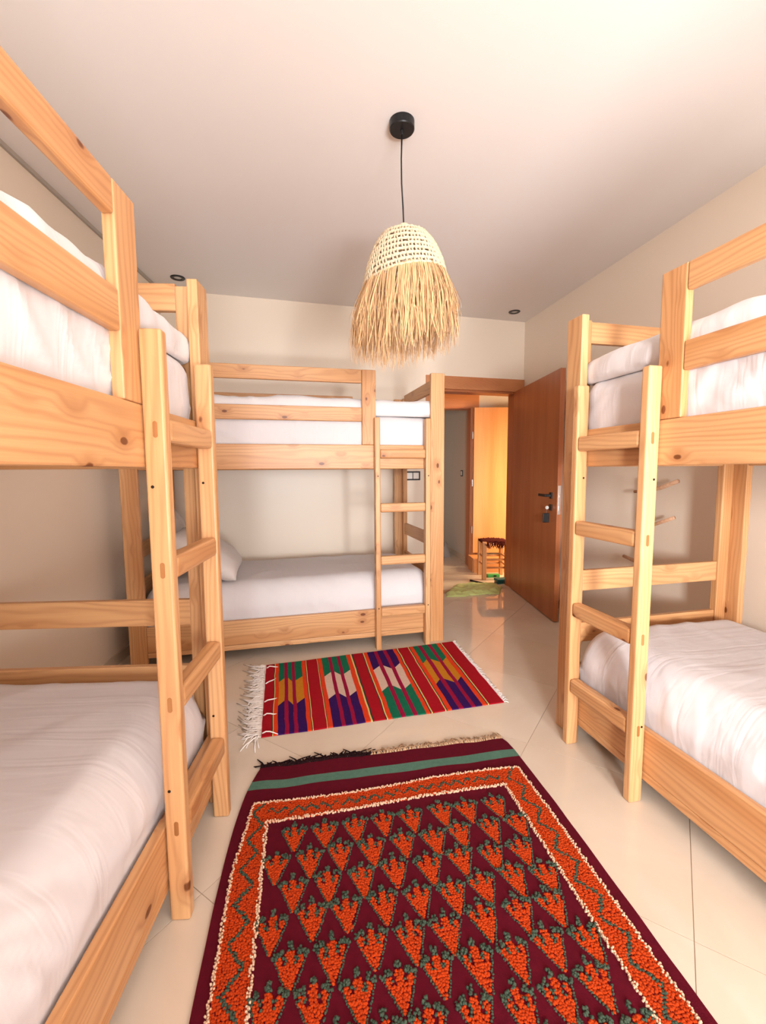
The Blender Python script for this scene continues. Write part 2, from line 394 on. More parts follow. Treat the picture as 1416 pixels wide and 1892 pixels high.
switch('hall_switch', RA.lerp(RB, .14) + Vector((-.001, 0, 1.215)), (RB-RA).normalized(), Vector((-1, -.12, 0)), .085, .085, 1, 'small dark framed switch on the dim wall beyond the far doorway')
# low wooden plinth under the sunlit leaf
pl = empty('wooden_step', (1.10, 5.36, 0), TH)
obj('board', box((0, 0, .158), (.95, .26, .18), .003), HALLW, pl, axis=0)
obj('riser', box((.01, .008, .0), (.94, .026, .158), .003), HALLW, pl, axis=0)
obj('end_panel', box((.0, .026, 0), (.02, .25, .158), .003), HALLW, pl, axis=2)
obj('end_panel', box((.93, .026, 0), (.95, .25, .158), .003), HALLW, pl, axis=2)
tag(pl, 'low wooden step at the foot of the sunlit door behind the stool', 'step')

# ------------------------------------------------------------ bunk beds
T, GT = .036, .030
class Bed:
    def __init__(s, kind, x, y, t, dm, label):
        s.k = kind; s.d = dm; s.e = empty('bunk_bed', (x, y, 0), t)
        tag(s.e, label, 'bunk bed', 'pine bunk beds with ladders')
    def l(s, u, v, z):
        return {'L': (-v, -u, z), 'R': (v, -u, z), 'B': (-u, v, z)}[s.k]
    def w(s, u, v, z):
        return s.e.matrix_basis @ Vector(s.l(u, v, z))
    def ax(s, a):
        if a == 2: return 2
        return (1 if a == 0 else 0) if s.k in 'LR' else a
    def plank(s, name, u, v, z, a, parent=None, bev=.004, mat=None, seg=2):
        bm = box(s.l(u[0], v[0], z[0]), s.l(u[1], v[1], z[1]), bev, seg)
        return obj(name, bm, mat or PINE, parent or s.e, axis=s.ax(a))
def build_bed(B):
    d = B.d; L, D, w = d['Lb'], d['D'], d['w']; P = B.plank; Hp, Hg = d['Hp'], d['Hg']
    # four L-shaped corner posts
    for ue, su in ((0, 1), (L, -1)):
        for ve, sv in ((0, 1), (D, -1)):
            Hh = Hp if ve == 0 or ue != 0 else Hp-.03
            bm = box(B.l(ue, ve, 0), B.l(ue+su*w, ve+sv*T, Hh), .004)
            add_box(bm, B.l(ue, ve+sv*(T+.0004), 0), B.l(ue+su*T, ve+sv*w, Hh), .004)
            obj('corner_post', bm, PINE, B.e, axis=2)
    i0, i1 = w+.0005, L-w-.0005
    q0, q1 = T+.001, L-T-.001
    # upper side rails, lower side rails
    P('upper_side_rail', (i0, i1), (0.002, .032), (d['zu0'], d['zu1']), 0, bev=.006)
    P('upper_side_rail', (i0, i1), (D-.032, D-.002), (d['zu0'], d['zu1']), 0)
    zs = d['zl0']+.034
    P('lower_side_rail', (i0, i1), (.003, .033), (zs+.0015, d['zl1']), 0)
    P('rail_strip', (i0, i1), (.004, .033), (d['zl0'], zs), 0)
    P('lower_side_rail', (i0, i1), (D-.033, D-.003), (d['zl0'], d['zl1']), 0)
    # end rails
    for ue, sgn in ((0, 1), (L, -1)):
        a, b = (ue+sgn*.003, ue+sgn*.029)
        vv = (w+.0005, D-w-.0005)
        P('end_rail', (a, b), vv, (d['zu0'], d['zu1']), 1)
        P('end_rail', (a, b), vv, (1.835, 1.93), 1)
        P('end_rail', (a, b), vv, (.675, .776), 1)
        P('end_rail', (a, b), vv, (.42, .517), 1)
        P('end_rail', (a, b), vv, (d['zl0'], d['zl1']), 1)
    # guard : post beside the ladder opening and two rails
    P('guard_post', (d['g0'], d['g1']), (.002, GT+.002), (d['zu1']+.0005, Hg), 2)
    P('guard_rail', (d['g1']+.0005, i1), (.002, GT), (d['gt0'], Hg), 0, bev=.006)
    P('guard_rail', (d['g1']+.0005, i1), (.002, GT), (d['gm0'], d['gm1']), 0, bev=.006)
    P('wall_guard_rail', (.49, L-.40), (D-.060, D-.034), (1.82, 1.915), 0)
    for uu in (.7, L-.6): P('wall_guard_post', (uu, uu+.07), (D-.059, D-.0335), (d['zu1']-.12, 1.8195), 2)
    # slats
    for zz, hgt in ((d['zu0']+.025, 0), (d['zl0']+.07, 1)):
        k = 0
        for i in range(9):
            uu = .16 + i*(L-.40)/8
            P('slat', (uu, uu+.08), (.034, D-.034), (zz, zz+.018), 1, bev=.002, seg=1)
    # ladder
    ws, dd = .036, d['d']
    rz = [d['r1'], d['r2'], d['r3'], d['r4']]
    for st in (d['a0'], d['b0']):
        s = P('ladder_stile', (st, st+ws), (-dd, -.0005), (0, d['Hs']), 2, bev=.007, seg=3)
        for k in range(4):
            for uu in (st+ws,) if st == d['b0'] else (st,):
                bm = bmesh.new(); n = 10; w2, hh = .006, .021
                prof = [(w2*cos(pi*i/n), hh-w2+w2*sin(pi*i/n)) for i in range(n+1)] + [(-w2*cos(pi*i/n), -hh+w2-w2*sin(pi*i/n)) for i in range(n+1)]
                e0, e1_ = uu-.006, uu+.0008
                if st == d['a0']: e0, e1_ = uu+.006, uu-.0008
                A = [bm.verts.new(B.l(e0, -dd*.55+p, rz[k]+q)) for p, q in prof]; C = [bm.verts.new(B.l(e1_, -dd*.55+p, rz[k]+q)) for p, q in prof]
                bm.faces.new(A); bm.faces.new(C)
                for i in range(len(A)): bm.faces.new((A[i], A[(i+1) % len(A)], C[(i+1) % len(A)], C[i]))
                bmesh.ops.recalc_face_normals(bm, faces=bm.faces)
                t = obj('tenon', bm, PINE_END, s, axis=2)
        for zz in (d['zu0']-.05, .39 if B.k == 'L' else .30):
            bm = bmesh.new(); n = 12
            uu = st+ws if B.k != 'B' else st
            c0 = B.l(uu-.003, -.017, zz); c1 = B.l(uu+.0012, -.017, zz)
            if B.k == 'B': c0 = B.l(st+ws*.5, -dd+.003, zz); c1 = B.l(st+ws*.5, -dd-.0012, zz)
            add_tube(bm, [c0, c1], .0042, 12); obj('screw', bm, SCREW, s)
    for k, z in enumerate(rz):
        P('ladder_rung', (d['a0']+ws+.0003, d['b0']-.0003), (-dd+.002, -.006), (z-.031, z+.031), 0, bev=.011, seg=3)

base = dict(zu0=1.272, zu1=1.4314, zl0=.083, zl1=.276, Hs=1.617, w=.101, d=.056, g0=.513, g1=.613, gm0=1.585, gm1=1.68, gt0=1.8412,
            r1=1.3676, r2=1.0036, r3=.636, r4=.279, Hp=1.927, Hg=1.926, D=1.012, Lb=2.10, a0=.130, b0=.503)
bedL = Bed('L', -.6444+.006, 1.690, .0575, dict(base, a0=.138, b0=.515, g0=.525, g1=.625, Hp=1.918, Hg=1.921), 'pine bunk bed along the left wall, cut off by the left edge of the photo')
bedR = Bed('R', .853, 2.108, .233, dict(base, Hp=1.935, Hg=1.930, zl1=.281, r4=.285), 'pine bunk bed along the right wall beside the open brown door')
bedB = Bed('B', .4406, 3.20, .2374, dict(base, Hp=1.936, Hg=1.937, gm0=1.592, gm1=1.686, gt0=1.847, zu1=1.436, zl0=.077, a0=.120, b0=.482, g0=.498, g1=.594, r1=1.373, r4=.268, D=1.02), 'pine bunk bed across the back wall behind the striped kilim')
for b in (bedL, bedR, bedB): build_bed(b)

# ------------------------------------------------------------ mattresses, duvets, pillows
def rbox_mesh(sx, sy, sz, r, step, disp):
    """rounded box centred on 0 in x,y, from z=0 to sz; disp(p, n) -> offset along n"""
    bm = bmesh.new(); verts = {}
    nx, ny, nz = [max(4, int(round(s/step))) for s in (sx, sy, sz)]; nz = max(nz, 8)
    def vert(i, j, k):
        key = (i, j, k)
        if key in verts: return verts[key]
        p = Vector((sx*(i/nx-.5), sy*(j/ny-.5), sz*(k/nz-.5)))
        h = Vector((sx/2, sy/2, sz/2)); rr = r if p.z > 0 else (min(r[0], .05), min(r[1], .045), min(r[2], .05))
        q = Vector([max(-h[a]+rr[a], min(h[a]-rr[a], p[a])) for a in range(3)])
        dv = Vector([(p[a]-q[a])/rr[a] for a in range(3)])
        if dv.length > 1e-6:
            dn = dv.normalized(); pos = q + Vector([dn[a]*rr[a] for a in range(3)]); nn = Vector([dn[a]/rr[a] for a in range(3)]).normalized()
        else: pos, nn = p, Vector((0, 0, 1))
        pos = pos + Vector((0, 0, sz/2)); pos = pos + (nn*disp(pos, nn) if nn.z > -.5 else Vector((0, 0, 0)))
        verts[key] = bm.verts.new(pos); return verts[key]
    def face(a, b, c, d): bm.faces.new((vert(*a), vert(*b), vert(*c), vert(*d)))
    for i in range(nx):
        for j in range(ny):
            face((i, j, nz), (i+1, j, nz), (i+1, j+1, nz), (i, j+1, nz)); face((i, j, 0), (i, j+1, 0), (i+1, j+1, 0), (i+1, j, 0))
        for k in range(nz):
            face((i, 0, k), (i+1, 0, k), (i+1, 0, k+1), (i, 0, k+1)); face((i, ny, k), (i, ny, k+1), (i+1, ny, k+1), (i+1, ny, k))
    for j in range(ny):
        for k in range(nz):
            face((0, j, k), (0, j, k+1), (0, j+1, k+1), (0, j+1, k)); face((nx, j, k), (nx, j+1, k), (nx, j+1, k+1), (nx, j, k+1))
    return bm
def ridge(p, s, seed):
    n = noise.noise(Vector((p[0]*s[0], p[1]*s[1], p[2]*s[2])) + Vector((seed, seed*2.3, -seed)))
    return (1-abs(n)*2.2)
def wrinkles(seed, side, top):
    sv = Vector((seed, seed*2.3, -seed))
    def f(p, n):
        sd = 1 - abs(n.z)*.8; a = p.x + p.y
        wx = noise.noise(Vector((a*1.7, p.z*2, seed)))*.35
        d1 = noise.noise(Vector(((a + p.z*(1.5+wx*3) + wx)*5.5, p.z*1.6, 0)) + sv)
        d2 = noise.noise(Vector(((a - p.z*1.2 - wx)*12, p.z*2.2, 3)) + sv)
        rid = max(0, 1-abs(d1)*3.2)*.75 + max(0, 1-abs(d2)*3.5)*.35
        amp = .35 + .9*max(0, noise.noise(Vector((a*1.3, 0, seed+4))) + .25)
        t1 = noise.noise(Vector((p.x*2.2+p.y*1.3+wx, p.y*2.6-p.x*.6, 0)) + sv)
        bulge = noise.noise(Vector((p.x*1.1+seed, p.y*1.4, 0)))*.012*max(0, n.z) + .010*sd*max(0, min(1, (p.z-.10)/.08))*(1 if n.z < .6 else 0)*(1-max(0, n.z)/.6)
        return side*sd*amp*rid*max(0, min(1, (p.z-.085)/.07)) + top*max(0, n.z)*max(0, 1-abs(t1)*4)*(.3+.7*abs(noise.noise(Vector((p.x*1.5, p.y*1.5, seed)))))*1.4 + bulge
    return f
def place(o, B, u, v, z, rz=0.):
    p = B.w(u, v, z); o.location = p; o.rotation_euler = (0, 0, B.e.rotation_euler.z + (pi/2 if B.k in 'LR' else 0) + rz); return o
def mattress(B, seed, z0, z1, label, low):
    L, D = B.d['Lb'], B.d['D']
    bm = rbox_mesh(L-.14 - (0 if low else .02), D-.100, z1-z0, (.09, .13, .16) if low else (.07, .06, .055), .016, wrinkles(seed, .013, .008))
    o = obj('mattress', bm, SHEET, None, smooth=True); place(o, B, L/2, D/2-.006, z0)
    return tag(o, label, 'mattress', 'white sheeted mattresses')
def duvet(B, seed, z0, label):
    L, D = B.d['Lb'], B.d['D']; th = .088
    sx, sy = L-.105, D-.080
    def f(p, n):
        e = min(p.x+sx/2, sx/2-p.x, p.y+sy/2, sy/2-p.y)
        lump = noise.noise(Vector((p.x*3+seed, p.y*3.5, p.z*2)))*.014 + noise.noise(Vector((p.x*9, p.y*9+seed, p.z*9)))*.006
        return lump + .006*max(0, ridge((p.x*2+p.y, p.y-p.x*.3, p.z*2), (4, 4, 3), seed))
    bm = rbox_mesh(sx, sy, th, (.038, .038, .040), .018, f)
    for v in bm.verts:      # the edge rolls over and hangs a little
        e = min(v.co.x+sx/2, sx/2-v.co.x, v.co.y+sy/2, sy/2-v.co.y)
        t = max(0, 1 - max(0, e)/.075); v.co.z -= .046*t*t*(3-2*t)*(1-.75*max(0, min(1, v.co.z/th)))
    o = obj('duvet', bm, DUVET, None, smooth=True); place(o, B, L/2, D/2-.004, z0)
    return tag(o, label, 'duvet', 'white duvets on the top bunks')
ZL0 = .083+.07+.018+.002
for B, sd, nm in ((bedL, 1., 'left'), (bedR, 4., 'right'), (bedB, 8., 'back')):
    lo = {'left': 'white sheeted mattress on the lower bunk at the left edge', 'right': 'white sheeted mattress on the lower bunk of the right-hand bed', 'back': 'white sheeted mattress with the pillows, lower bunk against the back wall'}[nm]
    up = {'left': 'white sheeted mattress on the top bunk at the left edge', 'right': 'white sheeted mattress on the top bunk of the right-hand bed', 'back': 'white sheeted mattress on the top bunk against the back wall'}[nm]
    du = {'left': 'white folded duvet on the top bunk of the left bed', 'right': 'white puffy duvet with rolled edge on the right-hand top bunk', 'back': 'thin white duvet on the top bunk against the back wall'}[nm]
    mattress(B, sd, B.d['zl0']+.07+.018+.003, .512, lo, True)
    mattress(B, sd+2, B.d['zu0']+.025+.018+.003, 1.643, up, False)
    duvet(B, sd+3, 1.668, du)
def pillow(B, u, v, z, tilt, sx, sy, th, seed, label, rz=0.):
    bm = bmesh.new(); nx, ny = 26, 36; grid = {}
    for s in (1, -1):
        for i in range(nx+1):
            for j in range(ny+1):
                if s == -1 and (i in (0, nx) or j in (0, ny)): grid[(s, i, j)] = grid[(1, i, j)]; continue
                a, b = i/nx*2-1, j/ny*2-1
                f = ((1-a**4)*(1-b**4))**.55
                pin = 1-.07*(a*a*b*b) - .05*(a*a)*(1-b*b) - .0*(b*b)
                h = th/2*f*s + .010*noise.noise(Vector((a*2.4+seed, b*3, s)))*f + .006*max(0, ridge((a, b, s), (3, 3, 1), seed))*f
                grid[(s, i, j)] = bm.verts.new((a*sx/2*(1-.05*(1-b*b)), b*sy/2*(1-.05*(1-a*a)), h))
    for s in (1, -1):
        for i in range(nx):
            for j in range(ny):
                q = [grid[(s, i, j)], grid[(s, i+1, j)], grid[(s, i+1, j+1)], grid[(s, i, j+1)]]
                bm.faces.new(q if s == 1 else q[::-1])
    o = obj('pillow', bm, PILLOWM, None, smooth=True)
    o.location = B.w(u, v, z); o.rotation_euler = (0, tilt, B.e.rotation_euler.z + rz)
    return tag(o, label, 'pillow', 'white pillows on the lower back bunk')
pillow(bedB, 1.665, .35, .685, radians(34), .52, .62, .19, 2.2, 'white pillow leaning in front, nearest the viewer on the back lower bunk')
pillow(bedB, 1.94, .76, .775, radians(64), .46, .42, .14, 7.7, 'white pillow standing upright behind the front one at the bed head')

# ------------------------------------------------------------ maroon pile rug
RTL = Vector((-.525, 1.775, 0)); ra = .1833; REX = Vector((cos(ra), sin(ra), 0)); REY = Vector((sin(ra), -cos(ra), 0)); RLEN = 1.85
def rl(b): return -.087 + .087*math.exp(-b/.22)
def rr_(b): return 1.112 - .017*math.exp(-b/.03) - .028*max(0, b-.45)
def wob(a, b): return .006*noise.noise(Vector((a*4, b*3, 1.7)))
rug = empty('pile_rug', RTL)
tag(rug, 'maroon wool rug with orange triangle rows and a zigzag border in the foreground', 'rug')
def rp(a, b, z=0.): return REX*a + REY*b + Vector((0, 0, z))
bm = bmesh.new(); bs = [0, .03, .0845, .1, .12, .134] + [.16+.03*i for i in range(57)]; na = 40
ROWS = []
for b in bs:
    ROWS.append([(bm.verts.new(rp(rl(b)+(rr_(b)-rl(b))*i/na, b+wob(i/na*2, b*2), .009 + .0025*noise.noise(Vector((i*.3, b*9, 0)))))) for i in range(na+1)])
low = [[bm.verts.new(v.co - Vector((0, 0, v.co.z-.0008))) for v in r] for r in ROWS]
for k in range(len(bs)-1):
    mi = 1 if .084 < (bs[k]+bs[k+1])/2 < .135 else 0
    for i in range(na):
        f = bm.faces.new((ROWS[k][i], ROWS[k+1][i], ROWS[k+1][i+1], ROWS[k][i+1])); f.material_index = mi
        bm.faces.new((low[k][i], low[k][i+1], low[k+1][i+1], low[k+1][i]))
    for i, dr in ((0, 1), (na, -1)):
        q = (ROWS[k][i], low[k][i], low[k+1][i], ROWS[k+1][i]); f = bm.faces.new(q if dr == 1 else q[::-1]); f.material_index = mi
for k in (0, len(bs)-1):
    for i in range(na): bm.faces.new((ROWS[k][i], ROWS[k][i+1], low[k][i+1], low[k][i]))
bmesh.ops.recalc_face_normals(bm, faces=bm.faces)
obj('woven_ground', bm, [MAROON, RUGGREEN], rug, smooth=False)
def tuft(bm, a, b, r, h, z0=.008):
    n = 4; ph = R.uniform(0, 6); dx, dy = R.uniform(-.4, .4)*r, R.uniform(-.2, .7)*r
    c = rp(a, b, z0)
    r1 = [bm.verts.new(c + Vector((r*.95*cos(ph+2*pi*k/n), r*.95*sin(ph+2*pi*k/n), 0))) for k in range(n)]
    r2 = [bm.verts.new(c + Vector((dx+r*.85*cos(ph+2*pi*k/n), dy*-1+r*.85*sin(ph+2*pi*k/n), h*.7))) for k in range(n)]
    t = bm.verts.new(c + Vector((dx*1.5, -dy*1.5, h)))
    for k in range(n):
        bm.faces.new((r1[k], r1[(k+1) % n], r2[(k+1) % n], r2[k])); bm.faces.new((r2[k], r2[(k+1) % n], t))
bo, bg_, bwh = bmesh.new(), bmesh.new(), bmesh.new()
J = lambda s: R.uniform(-s, s)
# triangles
row = 0; b0 = .402
pitch = .100
while b0 < 1.75:
    a0, n = ((.140, 8) if row % 2 == 0 else (.093, 9))
    ph = .106 if row % 2 == 0 else .1035
    for k in range(n):
        ca, cb = a0 + ph*k + J(.006), b0 + J(.008) - .012*(k/n)
        hw_, ht = .040+J(.003), .096+J(.006); top = cb-.043
        b = top-.010
        while b < top+ht:
            t = (b-top)/ht; hwid = hw_*min(1, 1-t)**.95
            a = -hwid
            while a <= hwid+1e-6:
                f = abs(a)/hw_          # three prongs: the middle one stands highest
                lim = -.10 if f < .24 else (.30 if f < .50 else (.06 if f < .80 else .16))
                if t >= lim: tuft(bo, ca+a+J(.0015), b+J(.0015), .0053, .0055+J(.0012))
                elif t > lim-.24 and R.random() < .62: tuft(bg_, ca+a+J(.0015), b+J(.0015), .0046, .0075+J(.0015))
                a += .0060
            for sd in (-1, 1):
                if t > .04: tuft(bg_, ca+sd*(hwid+.0058)+J(.0015), b+J(.0015), .0038, .0055+J(.0015))
            b += .0064
        for pa, pb in ((0, -.016), (0, -.024), (-.62, -.004), (.62, -.004), (-1.0, .004), (1.0, .004)):
            for q in range(4): tuft(bg_, ca+pa*hw_+J(.006), top+pb+J(.005), .0052, .009+J(.002))
    b0 += pitch*(1+.0*row); row += 1
# border
def inner_l(b): return .047 - .004*min(1, b)
def inner_r(b): return .970 - .006*b
def outer_l(b): return -.006 - .040*min(1, max(0, (b-.2)/.3))
def outer_r(b): return 1.068 - .02*max(0, b-.45)
oT = lambda a: .207 + .012*sin(a*5.5) ; iT = lambda a: .297 + .010*sin(a*5+.8)
g = .0066
b = .2
while b < RLEN-.02:
    a = -.06
    while a < 1.09:
        inside_out = outer_l(b) < a < outer_r(b) and b > oT(a)
        inside_in = inner_l(b) < a < inner_r(b) and b > iT(a)
        if inside_out and not inside_in:
            if a < inner_l(b)+.001: c, q = (outer_l(b)+inner_l(b))/2 - a, b
            elif a > inner_r(b)-.001: c, q = (outer_r(b)+inner_r(b))/2 - a, b
            else: c, q = (oT(a)+iT(a))/2 - b, a
            per = .115 if q is b else .048
            amp = .022 if q is b else .013
            z = amp*(2/pi)*math.asin(sin(2*pi*q/per))
            tuft(bg_ if abs(c-z) < .0060 else bo, a+J(.0015), b+J(.0015), .0054, .0060+J(.0012))
        a += g
    for fa in (outer_l(b), inner_l(b), inner_r(b), outer_r(b)):
        if fa in (inner_l(b), inner_r(b)) and b < iT(fa): continue
        if fa in (outer_l(b), outer_r(b)) and b < oT(fa): continue
        for q in range(2): tuft(bwh, fa+J(.005), b+J(.003), .0040, .009+J(.002))
    b += g
a = -.006
while a < 1.068:
    for q in range(2): tuft(bwh, a+J(.003), oT(a)+J(.005), .0040, .009+J(.002))
    if .047 < a < .97:
        for q in range(2): tuft(bwh, a+J(.003), iT(a)+J(.005), .0040, .009+J(.002))
    a += .006
for nm, b_, m_ in (('orange_pile', bo, ORANGE), ('green_pile', bg_, GREENP), ('cream_pile', bwh, WHITEPILE)):
    bmesh.ops.recalc_face_normals(b_, faces=b_.faces)
    o = obj(nm, b_, m_, rug, smooth=True); o['kind'] = 'stuff'
def fringe_strands(bm, base, dirv, length, rad, curl, n=3, z=.004):
    p = Vector(base); pts = [p]; d = Vector(dirv).normalized(); side = Vector((-d.y, d.x, 0)); c = J(curl)
    for i in range(n):
        p = p + d*length/n + side*c*length/n*(i+.5); p = Vector((p.x, p.y, max(.002, z*(1-i/n)+abs(J(.004))))); pts.append(p)
    add_tube(bm, pts, [rad]+[rad*.9]*(n-1)+[rad*.5], 4)
bf, bt = bmesh.new(), bmesh.new()
for i in range(230):
    a = i/229*1.09
    isblack = a < .47
    ln_ = R.uniform(.022, .050) if isblack else R.uniform(.030, .052)
    fringe_strands(bf if isblack else bt, rp(a, wob(a*2/1.1, 0)+.002, .006), -REY + REX*J(.7 if isblack else .3), ln_, .0042 if isblack else .0026, 1.2 if isblack else .7, 3, .010)
o = obj('black_fringe', bf, BLACKFR, rug, smooth=True); o['kind'] = 'stuff'
o = obj('tan_fringe', bt, TANFR, rug, smooth=True); o['kind'] = 'stuff'

# ------------------------------------------------------------ striped kilim
KC = [Vector((-.766, 2.784, 0)), Vector((.505, 3.165, 0)), Vector((.650, 2.309, 0)), Vector((-.586, 2.002, 0))]   # far-left, far-right, near-right, near-left
kil = empty('striped_kilim', KC[3])
tag(kil, 'red flatwoven kilim with green, purple and ochre arrow stripes before the back bed', 'rug')
def kp(t, s, z=0.): 
    p = (KC[0].lerp(KC[1], t)).lerp(KC[3].lerp(KC[2], t), s) - KC[3]
    p += Vector((.004*noise.noise(Vector((t*9, s*9, 4))), .006*noise.noise(Vector((t*8, s*3, 0))), 0))
    p.z = z; return p
xs = [0, .039, .042, .045, .061, .087, .103, .122, .137, .171, .188, .191, .194, .247, .2495, .252, .270, .304, .320, .348, .364, .398, .420, .4265, .433, .481, .4855, .490, .508, .545, .564, .596, .615, .651, .668, .673, .678, .734, .7385, .743, .763, .793, .814, .850, .868, .900, .921, .926, .931, 1.0]
cs = ['r', 'k', 'l', 'o', '1', 'c', '1', 'c', '1', 'o', 'k', 'l', 'r', 'l', 'k', 'o', '2', 'c', '2', 'c', '2', 'o', 'l', 'k', 'r', 'k', 'l', 'o', '3', 'c', '3', 'c', '3', 'o', 'k', 'l', 'r', 'l', 'k', 'o', '4', 'c', '4', 'c', '4', 'o', 'k', 'l', 'r']
MO = {'1': 'gyp', '2': 'gwp', '3': 'pwg', '4': 'gyp'}
order = list(K.keys()); KM = [K[k] for k in order]
bm = bmesh.new(); col_i = {}
NS = 14
def kz(t, s): return .007 + .0018*noise.noise(Vector((t*6, s*5, 2)))
def quadstrip(t0, t1, sA, sB, n, key):    # sA,sB: (s at t0 edge, s at t1 edge) start/end
    for i in range(n):
        f0, f1 = i/n, (i+1)/n
        pts = []
        for t, f, e in ((t0, f0, 0), (t0, f1, 0), (t1, f1, 1), (t1, f0, 1)):
            s = sA[e] + (sB[e]-sA[e])*f; pts.append(bm.verts.new(kp(t, s, kz(t, s))))
        bm.faces.new(pts).material_index = order.index(key)
cnt = {}
for i, c in enumerate(cs):
    t0, t1 = xs[i], xs[i+1]
    if c in MO:
        k = cnt.get(c, 0); cnt[c] = k+1; A, Bm_, Cc = MO[c]
        z = (.335, .275) if k % 2 == 0 else (.275, .345)
        z2 = tuple(q+.335 for q in z)
        quadstrip(t0, t1, (0, 0), z, 5, A); quadstrip(t0, t1, z, z2, 5, Bm_); quadstrip(t0, t1, z2, (1, 1), 5, Cc)
    else: quadstrip(t0, t1, (0, 0), (1, 1), NS, c)
bmesh.ops.remove_doubles(bm, verts=bm.verts, dist=.0004)
edge = [e for e in bm.edges if len(e.link_faces) == 1]
r = bmesh.ops.extrude_edge_only(bm, edges=edge)
for v in r['geom']:
    if isinstance(v, bmesh.types.BMVert): v.co.z = .0006
bmesh.ops.recalc_face_normals(bm, faces=bm.faces)
obj('woven_ground', bm, KM, kil)
bf = bmesh.new()
sd = (KC[0]-KC[1]).normalized(); 
for i in range(170):
    s = (i+.5)/170
    fringe_strands(bf, kp(0, s, .005), sd + Vector((J(.35), -.25+J(.3), 0)), R.uniform(.06, .10), .0042, .8, 4, .010)
for s in (.06, .33, .6, .77, .97):       # tassels thrown back on the rug
    fringe_strands(bf, kp(.004, s, .008), -sd + Vector((0, J(.15), 0)), .07, .004, .5, 4, .014)
for i in range(110):
    s = (i+.5)/110; fringe_strands(bf, kp(1, s, .005), -sd + Vector((J(.3), J(.3), 0)), R.uniform(.018, .034), .0038, .6, 2, .008)
o = obj('white_fringe', bf, WHITEFR, kil, smooth=True); o['kind'] = 'stuff'

# ------------------------------------------------------------ raffia pendant
PX, PY = .0925, 2.063
pend = empty('pendant_lamp', (PX, PY, ZC))
tag(pend, 'raffia pendant lamp with long shaggy fringe on a black cord', 'lamp')
bm = add_lathe(bmesh.new(), [(.054, 0), (.054, -.032), (.051, -.036), (.004, -.036)], 48); obj('canopy', bm, BLACKM, pend, smooth=False)
bm = add_lathe(bmesh.new(), [(.006, -.036), (.006, -.049), (.003, -.052)], 16); obj('cord_grip', bm, BLACK, pend)
zt = 2.300 - ZC
bm = add_tube(bmesh.new(), [(0, 0, -.045), (-.003, 0, -.15), (-.002, 0, -.25), (.004, 0, -.35), (.008, 0, zt+.01), (.0095, 0, zt-.12)], .0033, 8); obj('cord', bm, BLACK, pend, smooth=True)
CX = .009
PROF = [(0, .058), (.012, .088), (.028, .108), (.06, .130), (.10, .149), (.155, .168), (.205, .178), (.24, .182)]
def shade_r(z):      # radius at depth z below the top, 0..0.205
    for (z0, r0), (z1, r1) in zip(PROF, PROF[1:]):
        if z <= z1: return r0 + (r1-r0)*(z-z0)/(z1-z0)
    return PROF[-1][1]
def sp(r, ang, z):   # the rim hangs lower on the left
    x = r*cos(ang); return Vector((CX+x, r*sin(ang), zt-z + x*.17*min(1, z/.205)))
bm = bmesh.new(); NR = 9
for k in range(NR+1):
    z = .205*k/NR; r = shade_r(z); n = 110
    pts = [sp(r*(1+.014*noise.noise(Vector((i*.3, k*3, 0)))), 2*pi*i/n, z+.003*noise.noise(Vector((i*.25, k*2, 5)))) for i in range(n)]; pts.append(pts[0])
    add_tube(bm, pts, [.0066+.0016*sin(i*2.1+k) for i in range(n+1)], 6, cap=False)
    if k < NR:
        z2 = .205*(k+1)/NR; r2 = shade_r(z2); m = int(28 + 46*r2/.18)
        for i in range(m):
            a = 2*pi*(i + (k % 2)*.5)/m + J(.015); da = 2*pi/m
            if R.random() < .06: continue
            A = sp(r*1.02, a-da*.25, z); Bq = sp((r+r2)/2*1.03, a, (z+z2)/2); Cq = sp(r2*1.02, a+da*.2, z2)
            add_tube(bm, [A, Bq, Cq], [.0034, .0042, .0034], 5, cap=False)
bmesh.ops.recalc_face_normals(bm, faces=bm.faces)
o = obj('woven_shade', bm, RAFFIA, pend, smooth=True); o['label'] = 'cream crocheted raffia dome'
bm = bmesh.new()
for s in (-1, 1):
    pts = [Vector((CX + .026*cos(t), s*.012, zt + .034*sin(t))) for t in [pi*i/12 for i in range(13)]]
    add_tube(bm, pts, .0038, 6)
obj('carrying_loop', bm, RAFFIA, pend, smooth=True)
bm = add_lathe(bmesh.new(), [(.050, 0.0), (.030, .003), (.008, .004), (.008, .001), (.03, 0), (.05, -.003)], 24, (CX, 0, zt)); obj('shade_cap', bm, RAFFIA, pend, smooth=True)
bm = bmesh.new()
for i in range(1500):
    a = R.uniform(0, 2*pi); lay = R.random()
    k = .205 - .012*R.random(); r0 = shade_r(k)*(1.02 if lay > .3 else .94); ln_ = R.uniform(.20, .37) if lay > .3 else R.uniform(.28, .39)
    if R.random() < .05: ln_ *= .7
    flare = R.uniform(.015, .065) if lay > .3 else R.uniform(-.03, .03)
    tw = J(.12); pts = []; sw = J(.16); n = 7
    for j in range(n+1):
        t = j/n
        q = sp(r0, a, k); rr = flare*(1-(1-t)**2.2) + .009*sin(6*t+i)*t; aa = a + tw*t + sw*t*t*sin(3*t+i)
        rad_ = r0 + rr; pts.append(Vector((CX + rad_*cos(aa), rad_*sin(aa), q.z - ln_*t*(1-.10*t))))
    d = Vector((-sin(a), cos(a), 0)); wd = R.uniform(.0009, .0020); ph = J(.9)
    d = (d*cos(ph) + Vector((cos(a), sin(a), 0))*sin(ph))
    A = [bm.verts.new(p - d*wd*(1 if j < n else .4)) for j, p in enumerate(pts)]; Bq = [bm.verts.new(p + d*wd*(1 if j < n else .4)) for j, p in enumerate(pts)]
    for j in range(n): bm.faces.new((A[j], Bq[j], Bq[j+1], A[j+1]))
